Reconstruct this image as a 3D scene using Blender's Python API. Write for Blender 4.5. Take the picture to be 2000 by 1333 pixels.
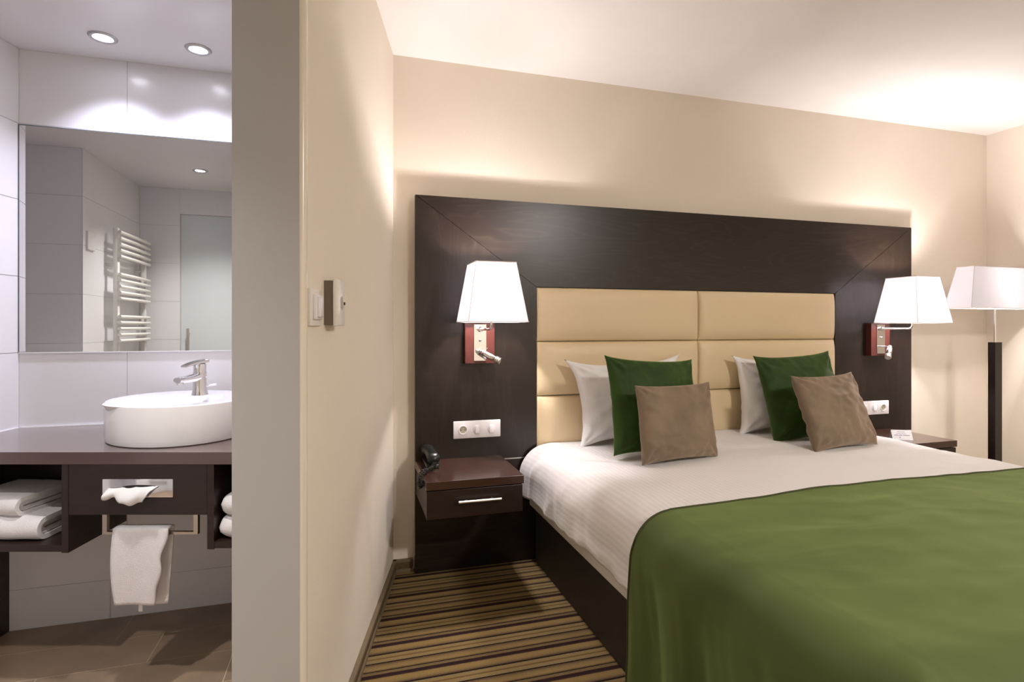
import bpy, bmesh, math, random
from mathutils import Vector, Matrix, noise
random.seed(7)
PI = math.pi
for o in list(bpy.data.objects): bpy.data.objects.remove(o)
scene = bpy.context.scene
C = scene.collection

# ------------------------------------------------------------------ camera
FPX, YAW, EYE = 1082.0, math.atan(320 / 1082.0), 1.186
cam = bpy.data.objects.new('camera', bpy.data.cameras.new('camera'))
cam.data.sensor_width = 36.0
cam.data.lens = 36.0 * FPX / 2000.0
cam.data.shift_y = -(666.5 - 638.0) / 2000.0
cam.data.clip_start = 0.02
cam.location = (0, 0, EYE)
cam.rotation_euler = (PI / 2, 0, -YAW)
C.objects.link(cam)
scene.camera = cam

# ------------------------------------------------------------------ world, exposure
W = bpy.data.worlds.new('night'); scene.world = W; W.use_nodes = True
W.node_tree.nodes['Background'].inputs[0].default_value = (0.02, 0.02, 0.025, 1)
W.node_tree.nodes['Background'].inputs[1].default_value = 1.0
vs = scene.view_settings
vs.view_transform = 'Standard'; vs.look = 'None'; vs.gamma = 1.0; vs.use_curve_mapping = False
vs.exposure = 1.05
SCONCE_W, FLOOR_W, FILL_W, DOWN_S = 100.0, 74.0, 50.0, 14.0
DOWN_W = 21.0
SHADE_GLOW = 0.12

# ------------------------------------------------------------------ materials
def mat(name, col, rough=0.5, metal=0.0, spec=0.5, sheen=0.0, coat=0.0, var=0.0, vscale=8.0,
        bump=0.0, bscale=200.0, emit=None, estr=0.0, trans=0.0, sheen_tint=None):
    m = bpy.data.materials.new(name); m.use_nodes = True
    n = m.node_tree.nodes; l = m.node_tree.links
    b = n['Principled BSDF']
    b.inputs['Base Color'].default_value = (*col, 1)
    b.inputs['Roughness'].default_value = rough
    b.inputs['Metallic'].default_value = metal
    b.inputs['Specular IOR Level'].default_value = spec
    b.inputs['Sheen Weight'].default_value = sheen
    if sheen_tint: b.inputs['Sheen Tint'].default_value = (*sheen_tint, 1)
    b.inputs['Coat Weight'].default_value = coat
    b.inputs['Transmission Weight'].default_value = trans
    if emit:
        b.inputs['Emission Color'].default_value = (*emit, 1)
        b.inputs['Emission Strength'].default_value = estr
    if var or bump:
        tc = n.new('ShaderNodeTexCoord')
    if var:
        t = n.new('ShaderNodeTexNoise'); t.inputs['Scale'].default_value = vscale
        t.inputs['Detail'].default_value = 5
        l.new(tc.outputs['Object'], t.inputs['Vector'])
        r = n.new('ShaderNodeValToRGB')
        r.color_ramp.elements[0].position = 0.3; r.color_ramp.elements[1].position = 0.7
        r.color_ramp.elements[0].color = (*[c * (1 - var) for c in col], 1)
        r.color_ramp.elements[1].color = (*[min(1, c * (1 + var)) for c in col], 1)
        l.new(t.outputs['Fac'], r.inputs['Fac']); l.new(r.outputs['Color'], b.inputs['Base Color'])
    if bump:
        t2 = n.new('ShaderNodeTexNoise'); t2.inputs['Scale'].default_value = bscale
        t2.inputs['Detail'].default_value = 3
        l.new(tc.outputs['Object'], t2.inputs['Vector'])
        bp = n.new('ShaderNodeBump'); bp.inputs['Strength'].default_value = bump
        bp.inputs['Distance'].default_value = 0.004
        l.new(t2.outputs['Fac'], bp.inputs['Height']); l.new(bp.outputs['Normal'], b.inputs['Normal'])
    return m

def wood(name, dark, light, rough, scale, figure=1.0, coat=0.0, spec=0.5):
    """veneer: grain runs along the axis whose scale is smallest"""
    m = bpy.data.materials.new(name); m.use_nodes = True
    n = m.node_tree.nodes; l = m.node_tree.links; b = n['Principled BSDF']
    tc = n.new('ShaderNodeTexCoord')
    mp = n.new('ShaderNodeMapping'); mp.inputs['Scale'].default_value = scale
    l.new(tc.outputs['Object'], mp.inputs['Vector'])
    big = n.new('ShaderNodeTexNoise'); big.inputs['Scale'].default_value = 1.3
    big.inputs['Detail'].default_value = 2; big.inputs['Distortion'].default_value = 0.6
    l.new(mp.outputs['Vector'], big.inputs['Vector'])
    mul = n.new('ShaderNodeMath'); mul.operation = 'MULTIPLY'; mul.inputs[1].default_value = 16.0 * figure
    l.new(big.outputs['Fac'], mul.inputs[0])
    fr = n.new('ShaderNodeMath'); fr.operation = 'PINGPONG'; fr.inputs[1].default_value = 1.0
    l.new(mul.outputs[0], fr.inputs[0])
    mp2 = n.new('ShaderNodeMapping'); mp2.inputs['Scale'].default_value = [s * 14 for s in scale]
    l.new(tc.outputs['Object'], mp2.inputs['Vector'])
    fine = n.new('ShaderNodeTexNoise'); fine.inputs['Scale'].default_value = 3.0; fine.inputs['Detail'].default_value = 4
    l.new(mp2.outputs['Vector'], fine.inputs['Vector'])
    pw = n.new('ShaderNodeMath'); pw.operation = 'POWER'; pw.inputs[1].default_value = 3.0
    l.new(fr.outputs[0], pw.inputs[0])
    ad = n.new('ShaderNodeMath'); ad.operation = 'MULTIPLY'
    l.new(pw.outputs[0], ad.inputs[0]); l.new(fine.outputs['Fac'], ad.inputs[1])
    r = n.new('ShaderNodeValToRGB')
    r.color_ramp.elements[0].color = (*dark, 1); r.color_ramp.elements[1].color = (*light, 1)
    r.color_ramp.elements[0].position = 0.05; r.color_ramp.elements[1].position = 0.75
    l.new(ad.outputs[0], r.inputs['Fac']); l.new(r.outputs['Color'], b.inputs['Base Color'])
    b.inputs['Roughness'].default_value = rough; b.inputs['Coat Weight'].default_value = coat
    b.inputs['Coat Roughness'].default_value = 0.25; b.inputs['Specular IOR Level'].default_value = spec
    bp = n.new('ShaderNodeBump'); bp.inputs['Strength'].default_value = 0.12; bp.inputs['Distance'].default_value = 0.001
    l.new(fine.outputs['Fac'], bp.inputs['Height']); l.new(bp.outputs['Normal'], b.inputs['Normal'])
    return m

def carpet_mat():
    m = bpy.data.materials.new('striped_carpet'); m.use_nodes = True
    n = m.node_tree.nodes; l = m.node_tree.links; b = n['Principled BSDF']
    tc = n.new('ShaderNodeTexCoord'); sp = n.new('ShaderNodeSeparateXYZ')
    nz = n.new('ShaderNodeTexNoise'); nz.inputs['Scale'].default_value = 90; nz.inputs['Detail'].default_value = 2
    l.new(tc.outputs['Object'], nz.inputs['Vector'])
    l.new(tc.outputs['Object'], sp.inputs[0])
    j = n.new('ShaderNodeMath'); j.operation = 'MULTIPLY_ADD'; j.inputs[1].default_value = 0.0022; 
    l.new(nz.outputs['Fac'], j.inputs[0]); l.new(sp.outputs['Y'], j.inputs[2])
    a = n.new('ShaderNodeMath'); a.operation = 'MULTIPLY_ADD'; a.inputs[1].default_value = -1 / 0.181
    a.inputs[2].default_value = 2.112 / 0.181 + 100
    l.new(j.outputs[0], a.inputs[0])
    f = n.new('ShaderNodeMath'); f.operation = 'FRACT'; l.new(a.outputs[0], f.inputs[0])
    r = n.new('ShaderNodeValToRGB')
    g1 = (.33, .225, .085); g2 = (.27, .185, .085); tan = (.30, .225, .11); br = (.13, .08, .042)
    k = (.012, .008, .007); pu = (.045, .022, .022)
    stops = [(0, k), (.02, pu), (.06, pu), (.085, g1), (.18, g1), (.24, g2), (.29, br), (.315, k), (.335, k), (.35, tan),
             (.43, g1), (.47, br), (.49, g1), (.56, tan), (.585, tan), (.595, k), (.615, k), (.63, br), (.70, g2), (.80, g1),
             (.85, br), (.86, k), (.875, k), (.89, tan), (.915, br), (.935, g1), (.955, br), (.97, pu), (.985, pu)]
    e = r.color_ramp.elements
    while len(e) < len(stops): e.new(0.5)
    for i, (p, c) in enumerate(stops): e[i].position = p; e[i].color = (*c, 1)
    l.new(f.outputs[0], r.inputs['Fac'])
    n2 = n.new('ShaderNodeTexNoise'); n2.inputs['Scale'].default_value = 260; n2.inputs['Detail'].default_value = 2
    l.new(tc.outputs['Object'], n2.inputs['Vector'])
    mx = n.new('ShaderNodeMix'); mx.data_type = 'RGBA'; mx.blend_type = 'MULTIPLY'; mx.inputs['Factor'].default_value = 0.45
    l.new(r.outputs['Color'], mx.inputs[6]); l.new(n2.outputs['Fac'], mx.inputs[7])
    l.new(mx.outputs[2], b.inputs['Base Color'])
    b.inputs['Roughness'].default_value = 0.95; b.inputs['Specular IOR Level'].default_value = 0.1
    bp = n.new('ShaderNodeBump'); bp.inputs['Strength'].default_value = 0.5; bp.inputs['Distance'].default_value = 0.004
    l.new(n2.outputs['Fac'], bp.inputs['Height']); l.new(bp.outputs['Normal'], b.inputs['Normal'])
    return m

def linen_mat():
    """white satin-stripe cotton; the woven stripe follows the UV's first axis (metres across the bed)"""
    m = bpy.data.materials.new('white_satin_stripe'); m.use_nodes = True
    n = m.node_tree.nodes; l = m.node_tree.links; b = n['Principled BSDF']
    uv = n.new('ShaderNodeUVMap'); sp = n.new('ShaderNodeSeparateXYZ'); l.new(uv.outputs[0], sp.inputs[0])
    w = n.new('ShaderNodeMath'); w.operation = 'MULTIPLY'; w.inputs[1].default_value = 2 * PI / 0.021
    l.new(sp.outputs['X'], w.inputs[0])
    s = n.new('ShaderNodeMath'); s.operation = 'SINE'; l.new(w.outputs[0], s.inputs[0])
    mr = n.new('ShaderNodeMapRange'); mr.inputs['From Min'].default_value = -0.35; mr.inputs['From Max'].default_value = 0.35
    l.new(s.outputs[0], mr.inputs['Value'])
    mx = n.new('ShaderNodeMix'); mx.data_type = 'RGBA'; l.new(mr.outputs[0], mx.inputs['Factor'])
    mx.inputs[6].default_value = (.785, .765, .755, 1); mx.inputs[7].default_value = (.83, .81, .80, 1)
    l.new(mx.outputs[2], b.inputs['Base Color'])
    b.inputs['Roughness'].default_value = 0.6; b.inputs['Sheen Weight'].default_value = 0.15
    b.inputs['Specular IOR Level'].default_value = 0.3
    bp = n.new('ShaderNodeBump'); bp.inputs['Strength'].default_value = 0.18; bp.inputs['Distance'].default_value = 0.001
    l.new(mr.outputs[0], bp.inputs['Height']); l.new(bp.outputs['Normal'], b.inputs['Normal'])
    return m

def shade_mat(name, glow, tr=.62):
    m = bpy.data.materials.new(name); m.use_nodes = True
    n = m.node_tree.nodes; l = m.node_tree.links
    n.remove(n['Principled BSDF']); out = n['Material Output']
    d = n.new('ShaderNodeBsdfDiffuse'); d.inputs[0].default_value = (.86, .84, .85, 1)
    t = n.new('ShaderNodeBsdfTranslucent'); t.inputs[0].default_value = (tr, tr * .96, tr * .98, 1)
    mx = n.new('ShaderNodeMixShader'); mx.inputs[0].default_value = 0.5
    l.new(d.outputs[0], mx.inputs[1]); l.new(t.outputs[0], mx.inputs[2])
    e = n.new('ShaderNodeEmission'); e.inputs[0].default_value = (1, .94, .95, 1); e.inputs[1].default_value = glow
    ad = n.new('ShaderNodeAddShader'); l.new(mx.outputs[0], ad.inputs[0]); l.new(e.outputs[0], ad.inputs[1])
    l.new(ad.outputs[0], out.inputs['Surface'])
    return m

def emit_mat(name, col, s):
    m = bpy.data.materials.new(name); m.use_nodes = True
    n = m.node_tree.nodes; l = m.node_tree.links
    n.remove(n['Principled BSDF'])
    e = n.new('ShaderNodeEmission'); e.inputs[0].default_value = (*col, 1); e.inputs[1].default_value = s
    l.new(e.outputs[0], n['Material Output'].inputs['Surface'])
    return m

M = dict(
    wall=mat('cream_wall_paint', (.775, .70, .59), .75, var=.015, vscale=3, bump=.12, bscale=140, spec=.3),
    ceil=mat('white_ceiling_paint', (.82, .785, .755), .85, spec=.2, var=.01),
    grey=mat('grey_white_paint', (.44, .425, .415), .55, var=.01),
    bead=mat('satin_cream_bead', (.77, .695, .585), .25, spec=.6, var=.01),
    carpet=carpet_mat(),
    skirt=mat('carpet_skirting', (.115, .078, .038), .9, spec=.1, var=.25, vscale=60),
    skirt_top=mat('skirting_edging', (.17, .125, .07), .7, var=.1),
    wtile=mat('white_glazed_tile', (.80, .80, .82), .22, var=.008, vscale=2),
    grout=mat('light_grout', (.76, .76, .78), .7, var=.02),
    ftile=mat('brown_floor_tile', (.33, .24, .165), .38, var=.18, vscale=5, bump=.05, bscale=60),
    fgrout=mat('sand_grout', (.58, .47, .36), .85, var=.05),
    bceil=mat('bathroom_ceiling', (.80, .80, .83), .22, var=.008, vscale=2, spec=.4),
    hb_h=wood('wenge_veneer_lying', (.0115, .0062, .0042), (.026, .0165, .012), .3, (1.0, 7, 7), 1.2),
    hb_v=wood('wenge_veneer_standing', (.0115, .0062, .0042), (.022, .0135, .010), .3, (7, 7, 1.0), .8),
    mah=wood('mahogany_veneer', (.050, .021, .0145), (.066, .029, .021), .2, (1, 8, 8), .7, .35),
    mah_top=wood('mahogany_laminate', (.062, .025, .021), (.078, .033, .028), .16, (1, 8, 8), .5, 1.0, 1.0),
    mah_d=wood('dark_mahogany_front', (.019, .009, .0068), (.03, .0145, .011), .32, (1, 8, 8), .7),
    mah_r=wood('red_mahogany_block', (.075, .018, .014), (.10, .026, .02), .3, (6, 6, 1), .5),
    base=mat('dark_brown_bed_base', (.022, .016, .012), .55, var=.1, vscale=20),
    cream=mat('cream_leather', (.70, .56, .345), .42, bump=.10, bscale=350, var=.012, vscale=4),
    linen=linen_mat(),
    cotton=mat('white_cotton', (.80, .785, .775), .75, sheen=.2, spec=.2, var=.012, vscale=5),
    under=mat('mattress_ticking', (.66, .63, .56), .8, var=.04),
    towel=mat('white_terry', (.78, .76, .78), .95, spec=.1, sheen=.3, bump=.6, bscale=420, var=.03, vscale=40),
    green=mat('green_velvet', (.022, .052, .008), .6, spec=.2, sheen=.5, sheen_tint=(.28, .45, .12), var=.3, vscale=7),
    throw=mat('green_velvet_throw', (.074, .098, .031), .7, spec=.15, sheen=.65, sheen_tint=(.42, .55, .20), var=.17, vscale=3.2),
    hem=mat('green_hem', (.045, .05, .014), .85, var=.1),
    taupe=mat('taupe_velvet', (.20, .145, .098), .6, spec=.2, sheen=.6, sheen_tint=(.65, .52, .40), var=.2, vscale=7),
    chrome=mat('chrome', (.82, .82, .84), .09, metal=1, var=.01),
    satin=mat('satin_steel', (.62, .60, .57), .3, metal=1, var=.02),
    rail=mat('brushed_champagne_steel', (.60, .52, .43), .28, metal=1, var=.02),
    black=mat('black_plastic', (.012, .013, .012), .3, var=.1),
    plastic=mat('white_plastic', (.80, .78, .79), .28, var=.005),
    plastic2=mat('ivory_plastic', (.80, .76, .71), .35, var=.005),
    tbox=mat('grey_beige_plastic', (.15, .12, .085), .5, var=.02),
    hole=mat('dark_hole', (.01, .01, .009), .7, var=.05),
    recess=mat('socket_recess', (.42, .40, .30), .5, var=.02),
    ceramic=mat('white_ceramic', (.84, .84, .86), .07, coat=.4, var=.004),
    mirror=mat('mirror_silver', (.80, .80, .80), .0, metal=1, var=.002, vscale=1),
    edge=mat('mirror_edge', (.12, .13, .14), .3, var=.05),
    sealant=mat('white_sealant', (.86, .86, .88), .35, var=.01),
    frost=mat('frosted_glass', (.74, .79, .81), .35, trans=.08, var=.01, vscale=2),
    radiator=mat('white_enamel', (.80, .79, .75), .3, var=.006),
    paper=mat('white_paper', (.80, .80, .82), .7, var=.01),
    ink=mat('violet_grey_ink', (.33, .30, .42), .8, var=.1),
    shade=shade_mat('lit_shade_fabric', SHADE_GLOW),
    shade2=shade_mat('lit_floor_shade_fabric', 0.10, .42),
    trim=mat('shade_trim', (.78, .72, .68), .8, var=.02),
    seam=mat('shade_seam', (.55, .50, .47), .85, var=.02),
    bulb=emit_mat('bulb_glass', (1, .93, .90), 30),
    lens=emit_mat('downlight_lens', (.88, .87, 1.0), DOWN_S),
    fill_lens=emit_mat('fill_lamp_lens', (1, .92, .86), 6),  # glowing diffuser of the fill lamp added behind the camera
    alu=mat('downlight_ring', (.55, .55, .58), .3, metal=1, var=.02),
)

# ------------------------------------------------------------------ geometry helpers
ORG = {}
def worg(o):
    return ORG.get(o.name, Vector((0, 0, 0))) if o else Vector((0, 0, 0))

def finish(bm, name, m, origin, smooth=None):
    bmesh.ops.translate(bm, verts=bm.verts, vec=-origin)
    bmesh.ops.recalc_face_normals(bm, faces=bm.faces)
    me = bpy.data.meshes.new(name); bm.to_mesh(me); bm.free()
    me.materials.append(M[m] if isinstance(m, str) else m)
    if smooth:
        for p in me.polygons: p.use_smooth = True
        if smooth != True:
            try: me.set_sharp_from_angle(angle=math.radians(smooth))
            except Exception: pass
    return me

def obj(name, bm, m, parent=None, origin=None, smooth=None):
    """one mesh object; bm is in world coordinates (parents are unrotated)"""
    org = worg(parent) if parent else (Vector(origin) if origin else Vector((0, 0, 0)))
    me = finish(bm, name, m, org, smooth)
    o = bpy.data.objects.new(name, me); C.objects.link(o)
    if parent: o.parent = parent
    else: o.location = org
    ORG[o.name] = org
    return o

def tag(o, label, cat, group=None):
    o['label'] = label; o['category'] = cat
    if group: o['group'] = group
    return o

def thing(name, label, cat, loc, group=None):
    o = bpy.data.objects.new(name, None); o.empty_display_size = 0.05
    o.location = loc; C.objects.link(o); ORG[o.name] = Vector(loc)
    return tag(o, label, cat, group)

def struct(name, bm, m, smooth=None):
    o = obj(name, bm, m, smooth=smooth); o['kind'] = 'structure'; return o

def NB(): return bmesh.new()

def box(bm, x0, x1, y0, y1, z0, z1, bev=0.0, seg=2, mtx=None):
    r = bmesh.ops.create_cube(bm, size=1.0)
    vs_ = r['verts']
    for v in vs_:
        v.co = Vector((x0 + (v.co.x + .5) * (x1 - x0), y0 + (v.co.y + .5) * (y1 - y0), z0 + (v.co.z + .5) * (z1 - z0)))
    fs = list({f for v in vs_ for f in v.link_faces})
    if bev:
        es = list({e for v in vs_ for e in v.link_edges})
        rr = bmesh.ops.bevel(bm, geom=es, offset=bev, segments=seg, affect='EDGES', profile=.5)
        vs_ = list({v for f in rr['faces'] for v in f.verts} | {v for v in vs_ if v.is_valid})
    if mtx is not None:
        bmesh.ops.transform(bm, matrix=mtx, verts=vs_)
    return vs_

def prism(bm, pts, z0, z1, bev=0.0):
    lo = [bm.verts.new((p[0], p[1], z0)) for p in pts]
    hi = [bm.verts.new((p[0], p[1], z1)) for p in pts]
    n = len(pts)
    bm.faces.new(lo); bm.faces.new(hi)
    for i in range(n): bm.faces.new((lo[i], lo[(i + 1) % n], hi[(i + 1) % n], hi[i]))
    if bev:
        es = list({e for v in lo + hi for e in v.link_edges})
        bmesh.ops.recalc_face_normals(bm, faces=bm.faces)
        bmesh.ops.bevel(bm, geom=es, offset=bev, segments=2, affect='EDGES', profile=.5)

def extrude_y(bm, pts, y0, y1, bev=0.0):
    """polygon in x-z extruded along y"""
    a = [bm.verts.new((p[0], y0, p[1])) for p in pts]; b = [bm.verts.new((p[0], y1, p[1])) for p in pts]
    n = len(pts); bm.faces.new(a); bm.faces.new(b)
    for i in range(n): bm.faces.new((a[i], a[(i + 1) % n], b[(i + 1) % n], b[i]))
    if bev:
        es = list({e for v in a + b for e in v.link_edges})
        bmesh.ops.recalc_face_normals(bm, faces=bm.faces)
        bmesh.ops.bevel(bm, geom=es, offset=bev, segments=2, affect='EDGES', profile=.5)

def tube(bm, path, r, seg=12, caps=True):
    path = [Vector(p) for p in path]; rings = []
    rs = r if isinstance(r, (list, tuple)) else [r] * len(path)
    t0 = (path[1] - path[0]).normalized()
    up = Vector((0, 0, 1)) if abs(t0.z) < .9 else Vector((1, 0, 0))
    nrm = t0.cross(up).normalized()
    for i, p in enumerate(path):
        if i == 0: t = t0
        elif i == len(path) - 1: t = (path[i] - path[i - 1]).normalized()
        else: t = (path[i + 1] - path[i - 1]).normalized()
        nrm = (nrm - t * nrm.dot(t)).normalized(); bn = t.cross(nrm)
        rings.append([bm.verts.new(p + (nrm * math.cos(2 * PI * k / seg) + bn * math.sin(2 * PI * k / seg)) * rs[i]) for k in range(seg)])
    for a, b in zip(rings, rings[1:]):
        for k in range(seg): bm.faces.new((a[k], a[(k + 1) % seg], b[(k + 1) % seg], b[k]))
    if caps: bm.faces.new(rings[0]); bm.faces.new(rings[-1])

def lathe(bm, prof, c, axis=(0, 0, 1), seg=32, ring=False):
    """prof: (radius, height along axis) list"""
    q = Vector((0, 0, 1)).rotation_difference(Vector(axis)).to_matrix(); c = Vector(c); rings = []
    for r, h in prof:
        if r < 1e-6: rings.append([bm.verts.new(c + q @ Vector((0, 0, h)))])
        else: rings.append([bm.verts.new(c + q @ Vector((r * math.cos(2 * PI * k / seg), r * math.sin(2 * PI * k / seg), h))) for k in range(seg)])
    for a, b in zip(rings, rings[1:]):
        for k in range(seg):
            k2 = (k + 1) % seg
            if len(a) == 1 and len(b) > 1: bm.faces.new((a[0], b[k], b[k2]))
            elif len(b) == 1 and len(a) > 1: bm.faces.new((a[k], a[k2], b[0]))
            elif len(a) > 1: bm.faces.new((a[k], a[k2], b[k2], b[k]))
    if len(rings) > 2 and len(rings[0]) > 1 and len(rings[-1]) > 1 and not ring: bm.faces.new(rings[0]); bm.faces.new(rings[-1])
    elif len(rings) > 2 and not ring:
        if len(rings[0]) > 1: bm.faces.new(rings[0])
        if len(rings[-1]) > 1: bm.faces.new(rings[-1])

def frame_mtx(o, ex, ey, ez=(0, 0, 1)):
    ex, ey, ez = Vector(ex), Vector(ey), Vector(ez)
    return Matrix(((ex.x, ey.x, ez.x, o[0]), (ex.y, ey.y, ez.y, o[1]), (ex.z, ey.z, ez.z, o[2]), (0, 0, 0, 1)))

# ------------------------------------------------------------------ main dimensions
YB, XR, HC = 2.73, 4.213, 2.5          # bedroom back wall, right wall, ceiling
YF, XH = -2.2, -0.82                   # front wall (behind the camera), hall wall
HB = 2.267                             # bathroom ceiling
YBB = 2.61                             # bathroom tile face of the back wall
E2 = Vector((.2257, .9742, 0)); EN = Vector((.9742, -.2257, 0))   # partition direction and its bedroom-side normal
P0 = Vector((-.096, 1.414, 0))         # near edge of the partition, bedroom side
PB = P0 + E2 * 1.36
THK = .171
P1 = P0 - EN * .0121 - E2 * .0121
P2 = P0 - EN * THK
P2 = P2 - E2 * .004
PL = P2 + E2 * 1.40

# ------------------------------------------------------------------ room shell
bm = NB(); box(bm, XH - .2, XR + .2, YF - .2, YB + .2, -.12, 0)
struct('floor', bm, 'carpet')
bm = NB(); box(bm, XH - .2, XR + .2, YF - .2, YB + .2, HC, HC + .12)
struct('ceiling', bm, 'ceil')
bm = NB(); box(bm, .05, XR + .2, YB, YB + .15, 0, HC); struct('wall_back', bm, 'wall')
bm = NB(); box(bm, XR, XR + .15, YF, YB, 0, HC); struct('wall_right', bm, 'wall')
bm = NB(); box(bm, XH - .2, XR + .15, YF - .15, YF, 0, HC); struct('wall_front', bm, 'wall')
bm = NB(); box(bm, XH - .12, XH, YF, .18, 0, HC); struct('wall_hall', bm, 'wall')

bm = NB(); prism(bm, [P0[:2], (P0 + E2 * 1.40)[:2], PL[:2], P2[:2], (P1 - E2 * 0)[:2]], 0, HC)
struct('wall_partition', bm, 'wall')
bm = NB()
a = P1 - E2 * .003; b = P2 - E2 * .003
prism(bm, [a[:2], b[:2], (b + E2 * .02)[:2], (a + E2 * .004)[:2]], 0, HC)
struct('trim_1', bm, 'grey')
# rounded corner bead on the bedroom-side edge of the partition
bm = NB()
cpt = P0 - EN * .0121; pts = []
for i in range(9):
    th = PI / 2 * i / 8
    pts.append((cpt + EN * (.0135 * math.sin(th)) - E2 * (.0135 * math.cos(th)))[:2])
pts.append((P0 + EN * .0014 + E2 * .004)[:2]); pts.append((P0 - EN * .014 + E2 * .004)[:2])
prism(bm, pts, 0, HC)
struct('trim_2', bm, 'bead', smooth=40)

# skirting
def skirting(name, a, b, nrm, h=.058, d=.012):
    a, b, nrm = Vector(a), Vector(b), Vector(nrm)
    bm = NB(); prism(bm, [a[:2], b[:2], (b + nrm * d)[:2], (a + nrm * d)[:2]], 0, h - .012)
    o = struct(name, bm, 'skirt')
    bm = NB(); prism(bm, [a[:2], b[:2], (b + nrm * (d + .004))[:2], (a + nrm * (d + .004))[:2]], h - .012, h)
    obj('top_edging', bm, 'skirt_top', o)
    bm = NB(); prism(bm, [a[:2], b[:2], (b + nrm * (d + .006))[:2], (a + nrm * (d + .006))[:2]], 0, .014)
    obj('carpet_edge', bm, 'skirt_top', o)
skirting('baseboard_partition', P0 + E2 * .004, PB, EN)
skirting('baseboard_back', (.205, YB, 0), (.302, YB, 0), (0, -1, 0))
skirting('baseboard_right', (XR, YB, 0), (XR, YF, 0), (-1, 0, 0))

# ------------------------------------------------------------------ bathroom shell
XL = -2.0
yR, xR_ = 1.25, -1.543                  # wall facing the mirror, and the radiator wall
yD = .30                                # frosted door wall
bm = NB(); prism(bm, [(XL, YBB + .02), (XL, yR), (xR_, yR), (xR_, yD), (XH, yD), (-.66, .73), P2[:2], (P2 + E2 * 1.20)[:2]], 0.0, .004)
fb = struct('floor_bathroom', bm, 'fgrout')
# plank tiles, each its own piece
rows = []; y = 2.424 + .193
ri = 0
def clip_x(y0, y1):
    """x range of the bathroom floor at these rows"""
    ym = (y0 + y1) / 2
    if ym > yR: lo = XL
    else: lo = xR_
    if ym > 1.45: hi = P2.x + (min(y0, y1) - P2.y) * E2.x / E2.y - .005
    else: hi = -.66 + (max(min(y0, y1), .73) - .73) * (.66 - .263) / (1.453 - .73) - .005
    return lo + .003, hi
while y > .35:
    y1, y0 = y, y - .193
    lo, hi = clip_x(y0, y1)
    off = {0: -.24, 1: -.68, 2: -.40}[ri % 3]
    x = off - 1.8
    while x < hi:
        a_, b_ = max(x + .0021, lo), min(x + .60 - .0021, hi)
        if b_ - a_ > .03:
            bm = NB(); box(bm, a_, b_, y0 + .0021, min(y1 - .0021, YBB - .002), .002, .0052)
            obj('tile', bm, 'ftile', fb)
        x += .60
    y -= .193; ri += 1

bm = NB(); prism(bm, [(XL - .1, YBB + .02), (XL - .1, yR - .1), (xR_ - .1, yR - .1), (xR_ - .1, yD - .1), (XH, yD - .1), (-.66, .73), P2[:2], (P2 + E2 * 1.20)[:2]], HB, HC + .05)
struct('ceiling_bathroom', bm, 'bceil')
COURSE = [.0, .161, .49, .788, 1.084, 1.381, 1.68, 1.976, HB]

def tiled_wall(name, bm, org, ex, nrm, length, joints, z0=0.0, z1=HB, courses=COURSE, low_joint=None):
    """wall backing plus separate tiles; org = start on the tile face, ex along it, nrm out of it"""
    w = struct(name, bm, 'grout')
    org, ex, nrm = Vector(org), Vector(ex), Vector(nrm); t = .006; g = .0006
    for c0, c1 in zip(courses, courses[1:]):
        if c0 < z0 - .001: continue
        js = [0.0] + [j for j in joints if 0.02 < j < length - .02] + [length]
        if c0 == 0.0 and low_joint: js = [0.0] + [j for j in low_joint if 0.02 < j < length - .02] + [length]
        for a_, b_ in zip(js, js[1:]):
            bm = NB()
            m_ = frame_mtx(org, ex, nrm)
            box(bm, a_ + g, b_ - g, -t, 0, c0 + g, c1 - g, mtx=m_)
            obj('tile', bm, 'wtile', w)
    return w
# back wall with mirror, X from XL to partition
bm = NB(); box(bm, XL - .1, .049, YBB + .006, YBB + .12, 0, HB)
L_ = .03 - XL
tiled_wall('wall_bathroom_back', bm, (XL, YBB, 0), (1, 0, 0), (0, -1, 0), L_,
           [-.864 - .6 - XL, -.864 - XL, -.264 - XL], low_joint=[-.922 - .6 - XL, -.922 - XL, -.322 - XL])
# tiled boxing standing on the worktop in the corner
SB0 = Vector((-1.228, YBB - .0005, 0)); SB1 = SB0 - E2 * .113
bm = NB(); prism(bm, [(SB0 - EN * .006)[:2], (SB1 - EN * .006)[:2], (-1.75, SB1.y - .05), (-1.75, YBB - .0005)], .79, HB)
w = struct('wall_bathroom_boxing', bm, 'grout')
for c0, c1 in zip(COURSE[3:], COURSE[4:]):
    bm = NB(); box(bm, .001, .113, -.006, 0, max(c0, .79) + .0012, c1 - .0012, mtx=frame_mtx(SB0, -E2, EN))
    obj('tile', bm, 'wtile', w)
# wall facing the mirror, radiator wall, door wall
bm = NB(); box(bm, XL - .1, xR_ - .006, yR - .12, yR - .006, 0, HB)
tiled_wall('wall_bathroom_front', bm, (xR_ - .006, yR, 0), (-1, 0, 0), (0, 1, 0), xR_ - .006 - XL, [.62])
bm = NB(); box(bm, XL - .12, XL, yR - .1, YBB + .1, 0, HB); struct('wall_bathroom_left', bm, 'wtile')
bm = NB(); box(bm, xR_ - .12, xR_ - .006, yD - .1, yR - .12, 0, HB)
tiled_wall('wall_bathroom_side', bm, (xR_, yD, 0), (0, 1, 0), (1, 0, 0), yR - yD, [])
DX0, DX1 = -1.267, -.822
bm = NB(); box(bm, xR_ - .05, DX0, yD - .12, yD - .006, 0, HB); 
tiled_wall('wall_bathroom_door', bm, (xR_, yD, 0), (1, 0, 0), (0, 1, 0), DX0 - xR_, [])
bm = NB(); box(bm, DX0, XH + .0, yD - .12, yD, 2.07, HB); struct('wall_door_header', bm, 'wtile')
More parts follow.
